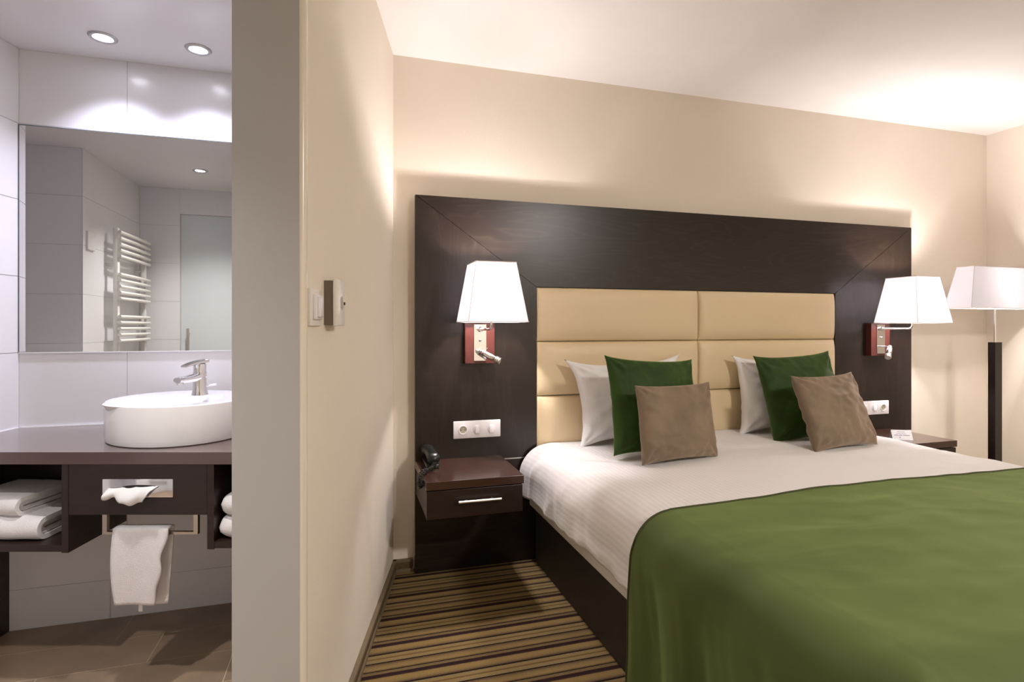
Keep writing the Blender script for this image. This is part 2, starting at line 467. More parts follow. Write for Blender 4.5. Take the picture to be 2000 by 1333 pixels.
# entrance side: short return and header over the opening the camera looks through
bm = NB(); prism(bm, [(XH, .28), (XH - .05, .30), (-.70, .74), (-.64, .72), (-.78, .28)], 0, HC); struct('wall_entry_return', bm, 'wall')
bm = NB(); prism(bm, [(-.70, .74), (-.64, .72), (P2 + Vector((.02, -.02, 0)))[:2], (P2 + Vector((-.03, .02, 0)))[:2]], 2.1, HC); struct('wall_entry_header', bm, 'wall')
# frosted glass door
bm = NB(); box(bm, DX0 + .002, DX1 - .0, yD - .03, yD - .02, .01, 2.068)
dr = struct('door_1', bm, 'frost')
bm = NB(); hx = -1.204
tube(bm, [(hx, yD + .03, .84), (hx, yD + .03, 1.17)], .011, 14)
for hz in (.88, 1.13): tube(bm, [(hx, yD - .021, hz), (hx, yD + .03, hz)], .006, 10)
obj('door_handle', bm, 'satin', dr, smooth=40)

# ------------------------------------------------------------------ bathroom fittings
# mirror
mr = thing('wall_mirror', 'large frameless mirror on the tiled bathroom wall above the basin', 'mirror', (-.65, YBB, 1.083))
bm = NB(); box(bm, -1.2245, -.08, YBB - .005, YBB, 1.085, 1.969); obj('glass', bm, 'mirror', mr)
bm = NB()
box(bm, -1.2275, -1.2245, YBB - .0055, YBB, 1.085, 1.972); box(bm, -1.2245, -.08, YBB - .0055, YBB, 1.969, 1.972)
obj('edge_strip', bm, 'edge', mr)
bm = NB(); box(bm, -1.2275, -.08, YBB - .006, YBB, 1.081, 1.085); obj('sealant_line', bm, 'sealant', mr)

# recessed downlights
def downlight(x, y, z, label, lens='lens', r=.047, watts=None, tint=(.83, .81, 1.0)):
    d = thing('downlight', label, 'downlight', (x, y, z), 'recessed bathroom downlights')
    bm = NB(); lathe(bm, [(r * .66, .0), (r * .70, -.005), (r * .92, -.006), (r, -.002), (r, .002), (r * .66, .002)], (x, y, z), ring=True); obj('ring', bm, 'alu', d, smooth=40)
    if lens == 'lens':
        ld_ = bpy.data.lights.new('downlight_beam', 'SPOT'); ld_.energy = watts or DOWN_W; ld_.color = tint
        ld_.spot_size = math.radians(112); ld_.spot_blend = 1.0; ld_.shadow_soft_size = .03
        lo_ = bpy.data.objects.new('downlight_beam', ld_); C.objects.link(lo_); lo_.parent = d; lo_.location = (0, 0, -.012)
    bm = NB(); lathe(bm, [(0, -.0022), (r * .655, -.0022), (r * .655, .001), (0, .001)], (x, y, z)); obj('lens', bm, lens, d)
    return d
downlight(-.878, 2.417, HB, 'round recessed downlight in the bathroom ceiling, nearer the boxed tile corner')
downlight(-.560, 2.417, HB, 'round recessed downlight in the bathroom ceiling above the basin tap')
downlight(-.60, 1.55, HB, 'added fill downlight, out of view just inside the bathroom doorway', watts=DOWN_W * 1.4, tint=(1, .95, .91))  # unseen lamp, added to lift and warm the bathroom light
downlight(-.984, .915, HB, 'round recessed downlight beside the towel radiator, seen in the mirror', watts=DOWN_W * 2.4, tint=(1, .955, .92))

# towel radiator and switch plate on the side wall (seen in the mirror)
rd = thing('towel_radiator', 'white ladder towel radiator seen in the bathroom mirror', 'radiator', (xR_, .66, .78))
for y_ in (.915, .40):
    bm = NB(); box(bm, xR_ + .045, xR_ + .075, y_ - .018, y_ + .018, .78, 1.845, bev=.006); obj('post', bm, 'radiator', rd, smooth=40)
    for z_ in (.9, 1.60):
        bm = NB(); tube(bm, [(xR_ + .0002, y_, z_), (xR_ + .05, y_, z_)], .011, 10); obj('wall_bracket', bm, 'radiator', rd)
for z0_ in (1.815, 1.533, 1.251, .969):
    for k in range(5):
        z_ = z0_ - k * .0405
        bm = NB(); tube(bm, [(xR_ + .088, .945, z_), (xR_ + .094, .66, z_), (xR_ + .088, .37, z_)], .0115, 10); obj('bar', bm, 'radiator', rd, smooth=40)
bm = NB(); box(bm, xR_ - .001, xR_ + .012, 1.105, 1.21, 1.66, 1.775, bev=.003)
tag(obj('wall_plate', bm, 'plastic', origin=(xR_, 1.157, 1.66)), 'blank white plate on the wall beside the towel radiator', 'wall plate')

# vanity: an angled front, sides parallel to the partition
FWD = Vector((math.sin(YAW), math.cos(YAW), 0)); RGT = Vector((math.cos(YAW), -math.sin(YAW), 0))
TV = 1.742; SV = FPX / TV
def V(x, d=0.0): return FWD * TV + RGT * x + E2 * d
def vx(u): return (u - 1000) / SV
def vz(v): return EYE - (v - 638) / SV
ZC = .79
def ypoly(x0, x1, d0, d1): return [V(x0, d0)[:2], V(x1, d0)[:2], V(x1, d1)[:2], V(x0, d1)[:2]]
bm = NB()
xl, xr = -1.885, -.700
prism(bm, [V(xl)[:2], V(xr)[:2], (P2 + E2 * 1.18 - EN * .003)[:2], (-1.235, YBB - .001)], vz(908), ZC, bev=.0015)
tag(obj('worktop', bm, 'mah_top', origin=(-.7, 2.3, vz(908))), 'reddish-brown bathroom worktop carrying the white basin', 'worktop')
bm = NB(); 
prism(bm, [(-1.228, YBB - .001), (-.06, YBB - .001), (-.06, YBB - .006), (-1.228, YBB - .006)], ZC, ZC + .004)
prism(bm, [SB0[:2], (SB0 + EN * .005)[:2], (SB1 + EN * .005)[:2], SB1[:2]], ZC, ZC + .004)
tag(obj('sealant_bead', bm, 'sealant', origin=(-.6, YBB, ZC)), 'thin white sealant line where worktop meets the tiles', 'sealant')

ZT = vz(908)                      # underside of worktop
DB = .29
def open_unit(name, x0, x1, zb, label, wall_l=True, wall_r=True):
    u = thing(name, label, 'shelf unit', (*V((x0 + x1) / 2, .1)[:2], zb))
    tk = .021
    if wall_r: bm = NB(); prism(bm, ypoly(x1 - tk, x1, 0.0005, DB), zb - .003, ZT); obj('side_panel', bm, 'mah_d', u)
    if wall_l: bm = NB(); prism(bm, ypoly(x0, x0 + tk, 0.0005, DB), zb - .003, ZT); obj('side_panel', bm, 'mah_d', u)
    bm = NB(); prism(bm, ypoly(x0 + tk, x1 - tk, .0015, DB), zb, zb + .021); obj('bottom_panel', bm, 'mah_d', u)
    bm = NB(); prism(bm, ypoly(x0 + tk, x1 - tk, DB - .012, DB), zb + .021, ZT); obj('back_panel', bm, 'mah_d', u)
    return u
ZS = vz(1079)
open_unit('towel_shelf', -1.86, vx(133), ZS, 'dark open shelf box holding the folded towels under the worktop')
open_unit('towel_shelf', vx(404.5), -.76, vz(1072), 'dark open shelf box holding the rolled towels beside the grey wall end')
# centre drawer unit with tissue plate
dz0 = vz(1006.5)
du = thing('drawer_unit', 'dark drawer front with a chrome tissue slot under the basin', 'drawer', (*V(vx(268), .1)[:2], dz0))
bm = NB(); prism(bm, ypoly(vx(133) + .001, vx(404.5) - .001, .001, .02), dz0, ZT, bev=.0008); obj('front', bm, 'mah_d', du)
bm = NB(); prism(bm, ypoly(vx(133) + .002, vx(404.5) - .002, .02, .25), dz0 + .01, ZT - .002); obj('drawer_box', bm, 'mah_d', du)
bm = NB(); box(bm, vx(201), vx(339), -.004, .002, vz(972), vz(935.5), bev=.003, mtx=frame_mtx(V(0), RGT, FWD)); tp = obj('tissue_plate', bm, 'chrome', du, smooth=40)
bm = NB()
sl = []
for i in range(24):
    t = 2 * PI * i / 24
    sl.append((vx(276) + .056 * math.cos(t) , vz(951) + .006 * math.sin(t) + .0))
va = [bm.verts.new(V(x)[:2] + ()) if False else bm.verts.new((*(V(x) - FWD * .0045)[:2], z)) for x, z in sl]
bm.faces.new(va); obj('slot', bm, 'hole', tp)
# tissue
bm = NB(); NX, NZ = 26, 10; g = []
for i in range(NX + 1):
    row = []
    s = i / NX
    for k in range(NZ + 1):
        t = k / NZ
        x = vx(214 + s * 97 - 4 * t)
        top = 953 - 4 * s
        bot = (974 - 8 * math.sin(s * 2.6)) if s < .25 else (969 + 14 * math.sin((s - .18) * 4.2)) if s < .8 else 972 - (s - .8) * 90
        bot += 1.6 * math.sin(s * 25)
        z = vz(top + (bot - top) * t)
        d = -.006 - .02 * math.sin(t * 2.2) - .005 * math.sin(s * 11 + t * 3)
        row.append(bm.verts.new((*(V(x) + FWD * d)[:2], z)))
    g.append(row)
for i in range(NX):
    for k in range(NZ): bm.faces.new((g[i][k], g[i + 1][k], g[i + 1][k + 1], g[i][k + 1]))
ts = tag(obj('paper_tissue', bm, 'paper', origin=(*V(vx(260))[:2], vz(960)), smooth=True), 'white paper tissue hanging from the chrome slot', 'tissue')
md = ts.modifiers.new('s', 'SOLIDIFY'); md.thickness = .0008
# side leg panel
bm = NB()
q0 = Vector((-1.258, YBB - .002, 0)); q1 = q0 - E2 * .40
prism(bm, [q0[:2], q1[:2], (q1 - EN * .03)[:2], (q0 - EN * .03)[:2]], 0.005, ZT)
tag(obj('side_leg_panel', bm, 'mah_d', origin=(*q0[:2], 0.005)), 'dark leg panel standing on the tiles under the worktop end', 'leg panel')
# towel rail (flat bar bent to a U) under the drawer
tr = thing('towel_rail', 'flat metal U-shaped towel rail fixed under the drawer', 'towel rail', (*V(vx(283), .03)[:2], dz0))
mt = frame_mtx(V(0, .03), RGT, FWD)
for a_, b_ in ((188, 197), (369, 377.5)):
    bm = NB(); box(bm, vx(a_), vx(b_), -.002, .010, vz(1050), dz0 + .004, mtx=mt); obj('hanger', bm, 'rail', tr)
bm = NB(); box(bm, vx(188), vx(377.5), -.0025, .010, vz(1051), vz(1046), mtx=mt); obj('bar', bm, 'rail', tr)

# hanging hand towel
def cloth_grid(fn, nu, nv):
    bm = NB(); g = [[bm.verts.new(fn(i / nu, k / nv)) for k in range(nv + 1)] for i in range(nu + 1)]
    for i in range(nu):
        for k in range(nv): bm.faces.new((g[i][k], g[i + 1][k], g[i + 1][k + 1], g[i][k + 1]))
    return bm
def hang(s, t):
    # t 0..1 : back hem -> over the bar -> front hem
    Lf, Lb, r = 148.0, 155.0, .013
    ztop = vz(1038)
    if t < .45:
        q = 1 - t / .45; z = ztop - q * Lb / SV; d = .03 + .016; w0, w1 = 222 + 9 * q, 324 - 12 * q
    elif t < .55:
        q = (t - .45) / .10; th = PI * q; z = ztop + .004 * math.sin(th); d = .03 + .001 + .015 * math.cos(th); w0, w1 = 222 - 6 * q, 324
    else:
        q = (t - .55) / .45; z = ztop - q * Lf / SV; d = .03 - .014 - .006 * math.sin(q * 3)
        w0 = 215 - 6 * math.sin(q * 1.6) + 11 * q * q; w1 = 323 - 10 * min(1, q * 2.5) - 18 * q ** 3 + 2.5 * math.sin(q * 14)
    x = vx(w0 + (w1 - w0) * s)
    d += .003 * math.sin(s * 7 + t * 5)
    return Vector((*V(x, d)[:2], z))
bm = cloth_grid(hang, 14, 60)
ht = tag(obj('hand_towel', bm, 'towel', origin=(*V(vx(268), .03)[:2], vz(1186)), smooth=True), 'white hand towel hanging over the metal rail under the drawer', 'towel')
md = ht.modifiers.new('s', 'SOLIDIFY'); md.thickness = .007; md.offset = 0
bm = NB(); box(bm, vx(253), vx(261), .046, .048, vz(1210), vz(1190), mtx=frame_mtx(V(0), RGT, E2)); obj('care_label', bm, 'paper', ht)

# folded towels: nested U folds
def folded_towel(name, label, group, o, ed, ew, depth, width, h, layers=2, seed=0, rnd_end=False):
    """ed = from back to the folded nose, ew = along the fold"""
    ed, ew, o = Vector(ed), Vector(ew), Vector(o)
    rnd = random.Random(seed); bm = NB(); NW = 14
    tk = h / (2 * layers)
    for Ly in range(layers):
        R = h / 2 - Ly * tk
        prof = []
        outer = [(0, R)] + [(depth - h / 2 - Ly * .004, R)] + [(depth - h / 2 - Ly * .004 + R * math.sin(PI * q / 10), R * math.cos(PI * q / 10)) for q in range(1, 10)] + [(depth - h / 2 - Ly * .004, -R), (0, -R)]
        ri_ = max(R - tk * .88, .0006)
        inner = [(0, ri_)] + [(depth - h / 2 - Ly * .004, ri_)] + [(depth - h / 2 - Ly * .004 + ri_ * math.sin(PI * q / 10), ri_ * math.cos(PI * q / 10)) for q in range(1, 10)] + [(depth - h / 2 - Ly * .004, -ri_), (0, -ri_)]
        prof = outer + inner[::-1]
        inset = rnd.uniform(0, .008) + Ly * .006
        rings = []
        for w_ in range(NW + 1):
            s = w_ / NW; ring = []
            for (p, z) in prof:
                x = p + .004 * noise.noise(Vector((s * 5, z * 30, seed + Ly)))
                zz = z * (1 - .08 * abs(2 * s - 1) ** 3) + .004 * noise.noise(Vector((s * 4, p * 12, seed + 9 + Ly)))
                if rnd_end:
                    q_ = math.sqrt(max(.05, 1 - abs(2 * s - 1) ** 6)); zz *= q_; x = x - (1 - q_) * .03
                ring.append(bm.verts.new(o + ed * x + ew * ((s - .5) * (width - 2 * inset)) + Vector((0, 0, h / 2 + zz))))
            rings.append(ring)
        n = len(prof)
        for a_, b_ in zip(rings, rings[1:]):
            for k in range(n): bm.faces.new((a_[k], a_[(k + 1) % n], b_[(k + 1) % n], b_[k]))
        for ring in (rings[0], rings[-1]):
            m2 = n // 2
            for k in range(m2 - 1): bm.faces.new((ring[k], ring[k + 1], ring[n - 2 - k], ring[n - 1 - k]))
    t = obj(name, bm, 'towel', origin=o, smooth=50)
    return tag(t, label, 'towel', group)
zs = ZS + .021
ed = -FWD
folded_towel('folded_towel', 'folded white bath towel at the bottom of the shelf stack', 'folded towels on the open shelf',
             V(vx(-18), .27) + Vector((0, 0, zs)), -E2, RGT, .255, .27, .078, 2, 3)
folded_towel('folded_towel', 'smaller folded white towel lying on top of the folded bath towel', 'folded towels on the open shelf',
             V(vx(-30), .245) + Vector((0, 0, zs + .074)), (-E2 - RGT * .12).normalized(), (RGT - E2 * .12).normalized(), .215, .225, .066, 2, 5)
zs2 = vz(1072) + .021
folded_towel('rolled_towel', 'rolled white towel at the bottom of the shelf box beside the grey wall end', 'rolled towels',
             V(vx(417) + .073, .20) + Vector((0, 0, zs2 - .001)), -E2, RGT, .19, .146, .073, 1, 8, True)
folded_towel('rolled_towel', 'rolled white towel resting on another roll beside the grey wall end', 'rolled towels',
             V(vx(420) + .071, .20) + Vector((0, 0, zs2 + .070)), -E2, RGT, .19, .142, .071, 1, 11, True)

# basin
BC = Vector((-.591, 2.299, ZC)); BA, BBx, BR = .2279, .2593, .6534
_e1 = Vector((.976, -.2261, 0)); _e2 = Vector((.2261, .976, 0))
def bas(t, f=1.0, off=Vector((0, 0, 0)), fr=None):
    a_, b_ = (BA * f, BBx * f) if fr is None else fr
    p = a_ * math.cos(t); q = b_ * math.sin(t)
    p, q = p * math.cos(BR) - q * math.sin(BR), p * math.sin(BR) + q * math.cos(BR)
    return BC + _e1 * p + _e2 * q + off
TAP = Vector((-.545, 2.375, ZC + .134)); SPD = Vector((-.62, -.785, 0)).normalized()
cav = SPD * .055
bn = thing('basin', 'white oval vessel basin standing on the worktop', 'basin', BC)
bm = NB(); rings = []; S = 64; hB = .134
spec = [(.965, 0, 0, None), (.985, .003, 0, None), (1.0, .02, 0, None), (1.0, hB - .006, 0, None), (.994, hB - .0015, 0, None), (.985, hB, 0, None), (.955, hB, 0, None),
        (None, hB - .002, 1, (.185, .175)), (None, hB - .012, 1, (.180, .170)), (None, hB - .05, 1, (.165, .155)), (None, hB - .085, 1, (.12, .11)), (None, hB - .10, 1, (.05, .05))]
for f, z, c_, fr in spec:
    rings.append([bm.verts.new(bas(2 * PI * k / S, f or 1, (cav if c_ else Vector()) + Vector((0, 0, z)), fr)) for k in range(S)])
for a_, b_ in zip(rings, rings[1:]):
    for k in range(S): bm.faces.new((a_[k], a_[(k + 1) % S], b_[(k + 1) % S], b_[k]))
bm.faces.new(rings[0]); bm.faces.new(rings[-1])
obj('bowl', bm, 'ceramic', bn, smooth=35)
bm = NB(); lathe(bm, [(0, .004), (.02, .003), (.022, 0)], BC + cav + Vector((0, 0, hB - .1))); obj('drain_plug', bm, 'chrome', bn, smooth=40)
# tap
tp = thing('basin_tap', 'chrome single-lever mixer tap on the white basin', 'tap', TAP)
SN = Vector((-SPD.y, SPD.x, 0))
bm = NB()
lathe(bm, [(.029, 0), (.028, .004), (.0245, .02), (.023, .05), (.0235, .078), (.0245, .088), (0, .088)], TAP, seg=24); obj('body', bm, 'chrome', tp, smooth=45)
bm = NB(); rr = []
for i in range(12):
    t = i / 11
    c_ = TAP + SPD * (-.012 + .105 * t) + Vector((0, 0, .075 - .012 * t - .012 * math.sin(t * PI) * .3))
    w_ = .0235 - .003 * t; h_ = .018 - .008 * t
    rr.append([bm.verts.new(c_ + SN * (w_ * math.cos(2 * PI * k / 14)) + Vector((0, 0, h_ * math.sin(2 * PI * k / 14)))) for k in range(14)])
for a_, b_ in zip(rr, rr[1:]):
    for k in range(14): bm.faces.new((a_[k], a_[(k + 1) % 14], b_[(k + 1) % 14], b_[k]))
bm.faces.new(rr[0]); bm.faces.new(rr[-1]); obj('spout', bm, 'chrome', tp, smooth=50)
bm = NB(); lathe(bm, [(.012, 0), (.0125, .004), (.0125, .012), (0, .012)], TAP + SPD * .082 + Vector((0, 0, .046)), seg=18); obj('aerator', bm, 'satin', tp, smooth=40)
bm = NB(); lathe(bm, [(.0225, .088), (.0225, .114), (.021, .118), (0, .118)], TAP, seg=24); obj('cartridge_cap', bm, 'chrome', tp, smooth=40)
bm = NB(); rr = []
for i in range(10):
    t = i / 9
    c_ = TAP + SPD * (-.022 + .088 * t) + Vector((0, 0, .127 - .014 * t * t)); w_ = .0235 - .007 * t; h_ = .0085 - .005 * t
    rr.append([bm.verts.new(c_ + SN * w_ * sx + Vector((0, 0, h_ * sz))) for sx, sz in ((-1, -.6), (-.8, -1), (.8, -1), (1, -.6), (1, .6), (.8, 1), (-.8, 1), (-1, .6))])
for a_, b_ in zip(rr, rr[1:]):
    for k in range(8): bm.faces.new((a_[k], a_[(k + 1) % 8], b_[(k + 1) % 8], b_[k]))
bm.faces.new(rr[0]); bm.faces.new(rr[-1]); obj('lever', bm, 'chrome', tp, smooth=50)
bm = NB(); q = TAP - SPD * .02
tube(bm, [q + Vector((0, 0, .02)), q - SPD * .012 + Vector((0, 0, .03)), q - SPD * .022 + RGT * .01 + Vector((0, 0, .034)), q - SPD * .028 + RGT * .022 + Vector((0, 0, .035))], [.003, .003, .0035, .004], 10)
obj('pop_up_rod', bm, 'chrome', tp, smooth=40)

# ------------------------------------------------------------------ partition controls
PM = frame_mtx(P0, E2, EN)      # local: x along wall from its end, y out of the wall
def loc_(k, d, z): return P0 + E2 * k + EN * d + Vector((0, 0, z))
th_ = thing('thermostat', 'beige box thermostat on the cream wall', 'thermostat', loc_(.19, 0, 1.187))
bm = NB(); box(bm, .150, .236, -.001, .024, 1.190, 1.309, bev=.0015, mtx=PM); obj('back_box', bm, 'tbox', th_)
bm = NB(); box(bm, .147, .239, .024, .034, 1.187, 1.313, bev=.0025, mtx=PM); cv = obj('cover', bm, 'plastic2', th_, smooth=40)
bm = NB(); vs_ = [bm.verts.new(loc_(.205 + .014 * math.cos(2 * PI * k / 20), .0345, 1.250 + .019 * math.sin(2 * PI * k / 20))) for k in range(20)]; bm.faces.new(vs_); obj('dial_recess', bm, 'recess', cv)
bm = NB(); box(bm, .226, .234, .034, .0365, 1.246, 1.254, mtx=PM); obj('indicator', bm, 'hole', cv)
sw = thing('light_switch', 'white rocker light switch at the edge of the cream wall', 'light switch', loc_(.055, 0, 1.187))
bm = NB(); box(bm, .008, .098, -.001, .008, 1.187, 1.279, bev=.003, mtx=PM); obj('plate', bm, 'plastic2', sw, smooth=40)
bm = NB(); vs_ = box(bm, .024, .084, .007, .016, 1.203, 1.266, bev=.004, mtx=PM)
obj('frame_ring', bm, 'plastic', sw, smooth=40)
bm = NB(); box(bm, .036, .072, .014, .0215, 1.209, 1.261, bev=.004, mtx=PM); obj('rocker', bm, 'plastic', sw, smooth=40)

# ------------------------------------------------------------------ headboard
YH = 2.674
hx0, hx1, hz1 = .308, 3.455, 1.818
px0, px1, pzt = .921, 2.840, 1.387
zl = .522
hb = thing('headboard', 'tall dark veneered headboard with cream leather pads behind the bed', 'headboard', (1.88, 2.71, 0))
g = .0012
bm = NB(); extrude_y(bm, [(hx0 + g * 2, hz1), (hx1 - g * 2, hz1), (px1, pzt + g), (px0, pzt + g)], YH, YH + .03); obj('top_panel', bm, 'hb_h', hb)
bm = NB(); extrude_y(bm, [(hx0, zl + .003), (hx0, hz1 - g), (px0 - g, pzt), (px0 - g, zl + .003)], YH, YH + .03); obj('side_panel', bm, 'hb_v', hb)
bm = NB(); extrude_y(bm, [(hx1, zl + .003), (hx1, hz1 - g), (px1 + g, pzt), (px1 + g, zl + .003)], YH, YH + .03); obj('side_panel', bm, 'hb_v', hb)
bm = NB(); box(bm, hx0, px0 - g, YH, YH + .03, 0, zl - .003); obj('lower_panel', bm, 'hb_h', hb)
bm = NB(); box(bm, px1 + g, hx1, YH, YH + .03, 0, zl - .003); obj('lower_panel', bm, 'hb_h', hb)
bm = NB(); box(bm, hx0, px0 - g, YH - .001, YH + .02, zl - .003, zl + .003); obj('joint_strip', bm, 'satin', hb)
bm = NB(); box(bm, px1 + g, hx1, YH - .001, YH + .02, zl - .003, zl + .003); obj('joint_strip', bm, 'satin', hb)
bm = NB(); box(bm, hx0 + .01, hx1 - .01, YH + .012, YB - .001, 0, hz1 - .01); obj('backing_board', bm, 'base', hb)
pzs = [pzt, 1.1085, .830, .552]
xm = 1.877
for ix, (xa, xb) in enumerate(((px0, xm), (xm, px1))):
    for za, zb in zip(pzs[1:], pzs):
        NU, NV = 36, 14
        def pad(s, t, xa=xa, xb=xb, za=za, zb=zb):
            x = xa + .0012 + (xb - xa - .0024) * s; z = za + .0010 + (zb - za - .002) * t
            du_ = min(s, 1 - s) * (xb - xa); dv_ = min(t, 1 - t) * (zb - za)
            f = lambda d, R: math.sqrt(max(0, 1 - (1 - min(d / R, 1)) ** 2))
            y = YH + .012 - .036 * f(du_, .075) ** .8 * f(dv_, .085) ** .8
            return Vector((x, y, z))
        us = [0, .003, .008, .016, .03, .05, .08] + [.08 + .84 * i / 12 for i in range(1, 13)] + [.95, .97, .984, .992, .997, 1]
        vs2 = [0, .006, .02, .05, .1, .17, .25, .35, .5, .65, .75, .83, .9, .95, .98, .994, 1]
        bm = NB(); gr = [[bm.verts.new(pad(s, t)) for t in vs2] for s in us]
        for i in range(len(us) - 1):
            for k in range(len(vs2) - 1): bm.faces.new((gr[i][k], gr[i + 1][k], gr[i + 1][k + 1], gr[i][k + 1]))
        obj('leather_pad', bm, 'cream', hb, smooth=True)

# ------------------------------------------------------------------ nightstands
def nightstand(x0, x1, label, dx=0):
    y0, y1 = 2.285, YH
    n_ = thing('nightstand', label, 'nightstand', ((x0 + x1) / 2, YH, .385), 'wall-hung nightstands')
    bm = NB(); box(bm, x0, x1, y0, y1, .507, .542, bev=.0012); obj('top', bm, 'mah', n_)
    bm = NB(); box(bm, x0 + .004, x1 - .004, y0 + .022, y1, .385, .507); obj('body', bm, 'mah_d', n_)
    bm = NB(); box(bm, x0 + .002, x1 - .006, y0 + .003, y0 + .021, .386, .502, bev=.001); d = obj('drawer_front', bm, 'mah_d', n_)
    xc = (x0 + x1) / 2 + dx
    bm = NB(); tube(bm, [(xc - .092, y0 - .022, .455), (xc + .092, y0 - .022, .455)], .0062, 14)
    for s in (-1, 1): tube(bm, [(xc + s * .055, y0 + .004, .455), (xc + s * .055, y0 - .022, .455)], .004, 10)
    obj('handle', bm, 'satin', d, smooth=40)
    return n_
nightstand(.308, .730, 'mahogany wall-hung nightstand with a black telephone on top', .012)
nightstand(2.880, 3.296, 'mahogany wall-hung nightstand with a folded white card on top')

# tent card on the other nightstand
cd = thing('tent_card', 'small white folded card standing on the nightstand', 'card', (3.02, 2.42, .542))
A_ = Vector((2.985, 2.455, 0)); 
cdir = Vector((.90, -.44, 0)).normalized(); cn = Vector((-.44, -.90, 0)).normalized()
cw, ch = .105, .052
def card_face(sgn):
    bm = NB(); o_ = Vector((3.028, 2.405, .542))
    b0, b1 = o_ - cdir * cw / 2 + cn * .022 * sgn, o_ + cdir * cw / 2 + cn * .022 * sgn
    t0, t1 = o_ - cdir * cw / 2 + Vector((0, 0, ch)), o_ + cdir * cw / 2 + Vector((0, 0, ch))
    nn = cn * .001 * sgn
    v = [bm.verts.new(p) for p in (b0, b1, t1, t0, b0 + nn, b1 + nn, t1 + nn, t0 + nn)]
    for f in ((0, 1, 2, 3), (4, 5, 6, 7), (0, 1, 5, 4), (1, 2, 6, 5), (2, 3, 7, 6), (3, 0, 4, 7)): bm.faces.new([v[i] for i in f])
    return bm, b0 + nn * 1.3, b1 + nn * 1.3, t0 + nn * 1.3, t1 + nn * 1.3
bm, b0, b1, t0, t1 = card_face(1); fr_ = obj('front_leaf', bm, 'paper', cd)
bm2, *_r = card_face(-1); obj('back_leaf', bm2, 'paper', cd)
def on_card(s, t): return b0 + (b1 - b0) * s + (t0 - b0) * t
for s0, s1, ta, tb in ((.28, .66, .78, .83), (.22, .72, .60, .64), (.12, .30, .42, .50), (.33, .52, .42, .50), (.55, .88, .42, .50), (.36, .40, .16, .32), (.345, .415, .225, .255)):
    bm = NB(); bm.faces.new([bm.verts.new(on_card(*p)) for p in ((s0, ta), (s1, ta), (s1, tb), (s0, tb))]); obj('printed_line', bm, 'ink', fr_)

# telephone
ph = thing('telephone', 'black corded telephone lying on the nightstand beside the cream wall', 'telephone', (.37, 2.57, .542))
bm = NB(); box(bm, .338, .398, 2.50, 2.665, .542, .562, bev=.006); obj('base', bm, 'black', ph, smooth=40)
bm = NB(); rr = []
for i in range(15):
    t = i / 14; y_ = 2.488 + .18 * t
    bul = 1.0 - .22 * math.sin(PI * t)
    e = min(t, 1 - t); en = min(1, math.sqrt(max(0.0, 1 - (1 - min(e / .10, 1)) ** 2)) + .25)
    zc = .585 + .010 * math.sin(PI * t) + .012 * t; w_ = .030 * bul * en; h_ = .024 * bul * en
    xo = .371 - .012 * t
    rr.append([bm.verts.new((xo + w_ * math.copysign(abs(math.cos(a)) ** .6, math.cos(a)), y_, zc + h_ * math.copysign(abs(math.sin(a)) ** .7, math.sin(a)))) for a in [2 * PI * k / 18 for k in range(18)]])
for a_, b_ in zip(rr, rr[1:]):
    for k in range(18): bm.faces.new((a_[k], a_[(k + 1) % 18], b_[(k + 1) % 18], b_[k]))
bm.faces.new(rr[0]); bm.faces.new(rr[-1]); obj('handset', bm, 'black', ph, smooth=60)
def coil(ctrl, R, pitch, r):
    ctrl = [Vector(c) for c in ctrl]; pts = []
    def cr(i, t):
        p = [ctrl[max(0, min(len(ctrl) - 1, i + j))] for j in (-1, 0, 1, 2)]
        return .5 * ((2 * p[1]) + (p[2] - p[0]) * t + (2 * p[0] - 5 * p[1] + 4 * p[2] - p[3]) * t * t + (-p[0] + 3 * p[1] - 3 * p[2] + p[3]) * t ** 3)
    cl = [cr(i, k / 40) for i in range(len(ctrl) - 1) for k in range(40)] + [ctrl[-1]]
    L = 0; nrm = None
    for i in range(len(cl) - 1):
        t = (cl[i + 1] - cl[i]); l_ = t.length; t.normalize()
        if nrm is None: nrm = t.orthogonal().normalized()
        nrm = (nrm - t * nrm.dot(t)).normalized(); bn_ = t.cross(nrm)
        for sub in range(3):
            f = sub / 3; ph_ = 2 * PI * (L + l_ * f) / pitch
            pts.append(cl[i].lerp(cl[i + 1], f) + (nrm * math.cos(ph_) + bn_ * math.sin(ph_)) * R)
        L += l_
    bm = NB(); tube(bm, pts, r, 6); return bm
bm = coil([(.375, 2.492, .570), (.357, 2.462, .556), (.335, 2.437, .556), (.311, 2.425, .553), (.297, 2.420, .530), (.2945, 2.418, .508), (.297, 2.405, .500), (.302, 2.392, .503), (.306, 2.378, .515), (.309, 2.37, .52)], .0078, .0100, .0022)
obj('coiled_cord', bm, 'black', ph, smooth=True)
bm = coil([(.330, 2.435, .556), (.318, 2.405, .553), (.2975, 2.39, .535), (.2955, 2.385, .508), (.2955, 2.384, .490)], .0078, .0100, .0022)
obj('coiled_cord', bm, 'black', ph, smooth=True)

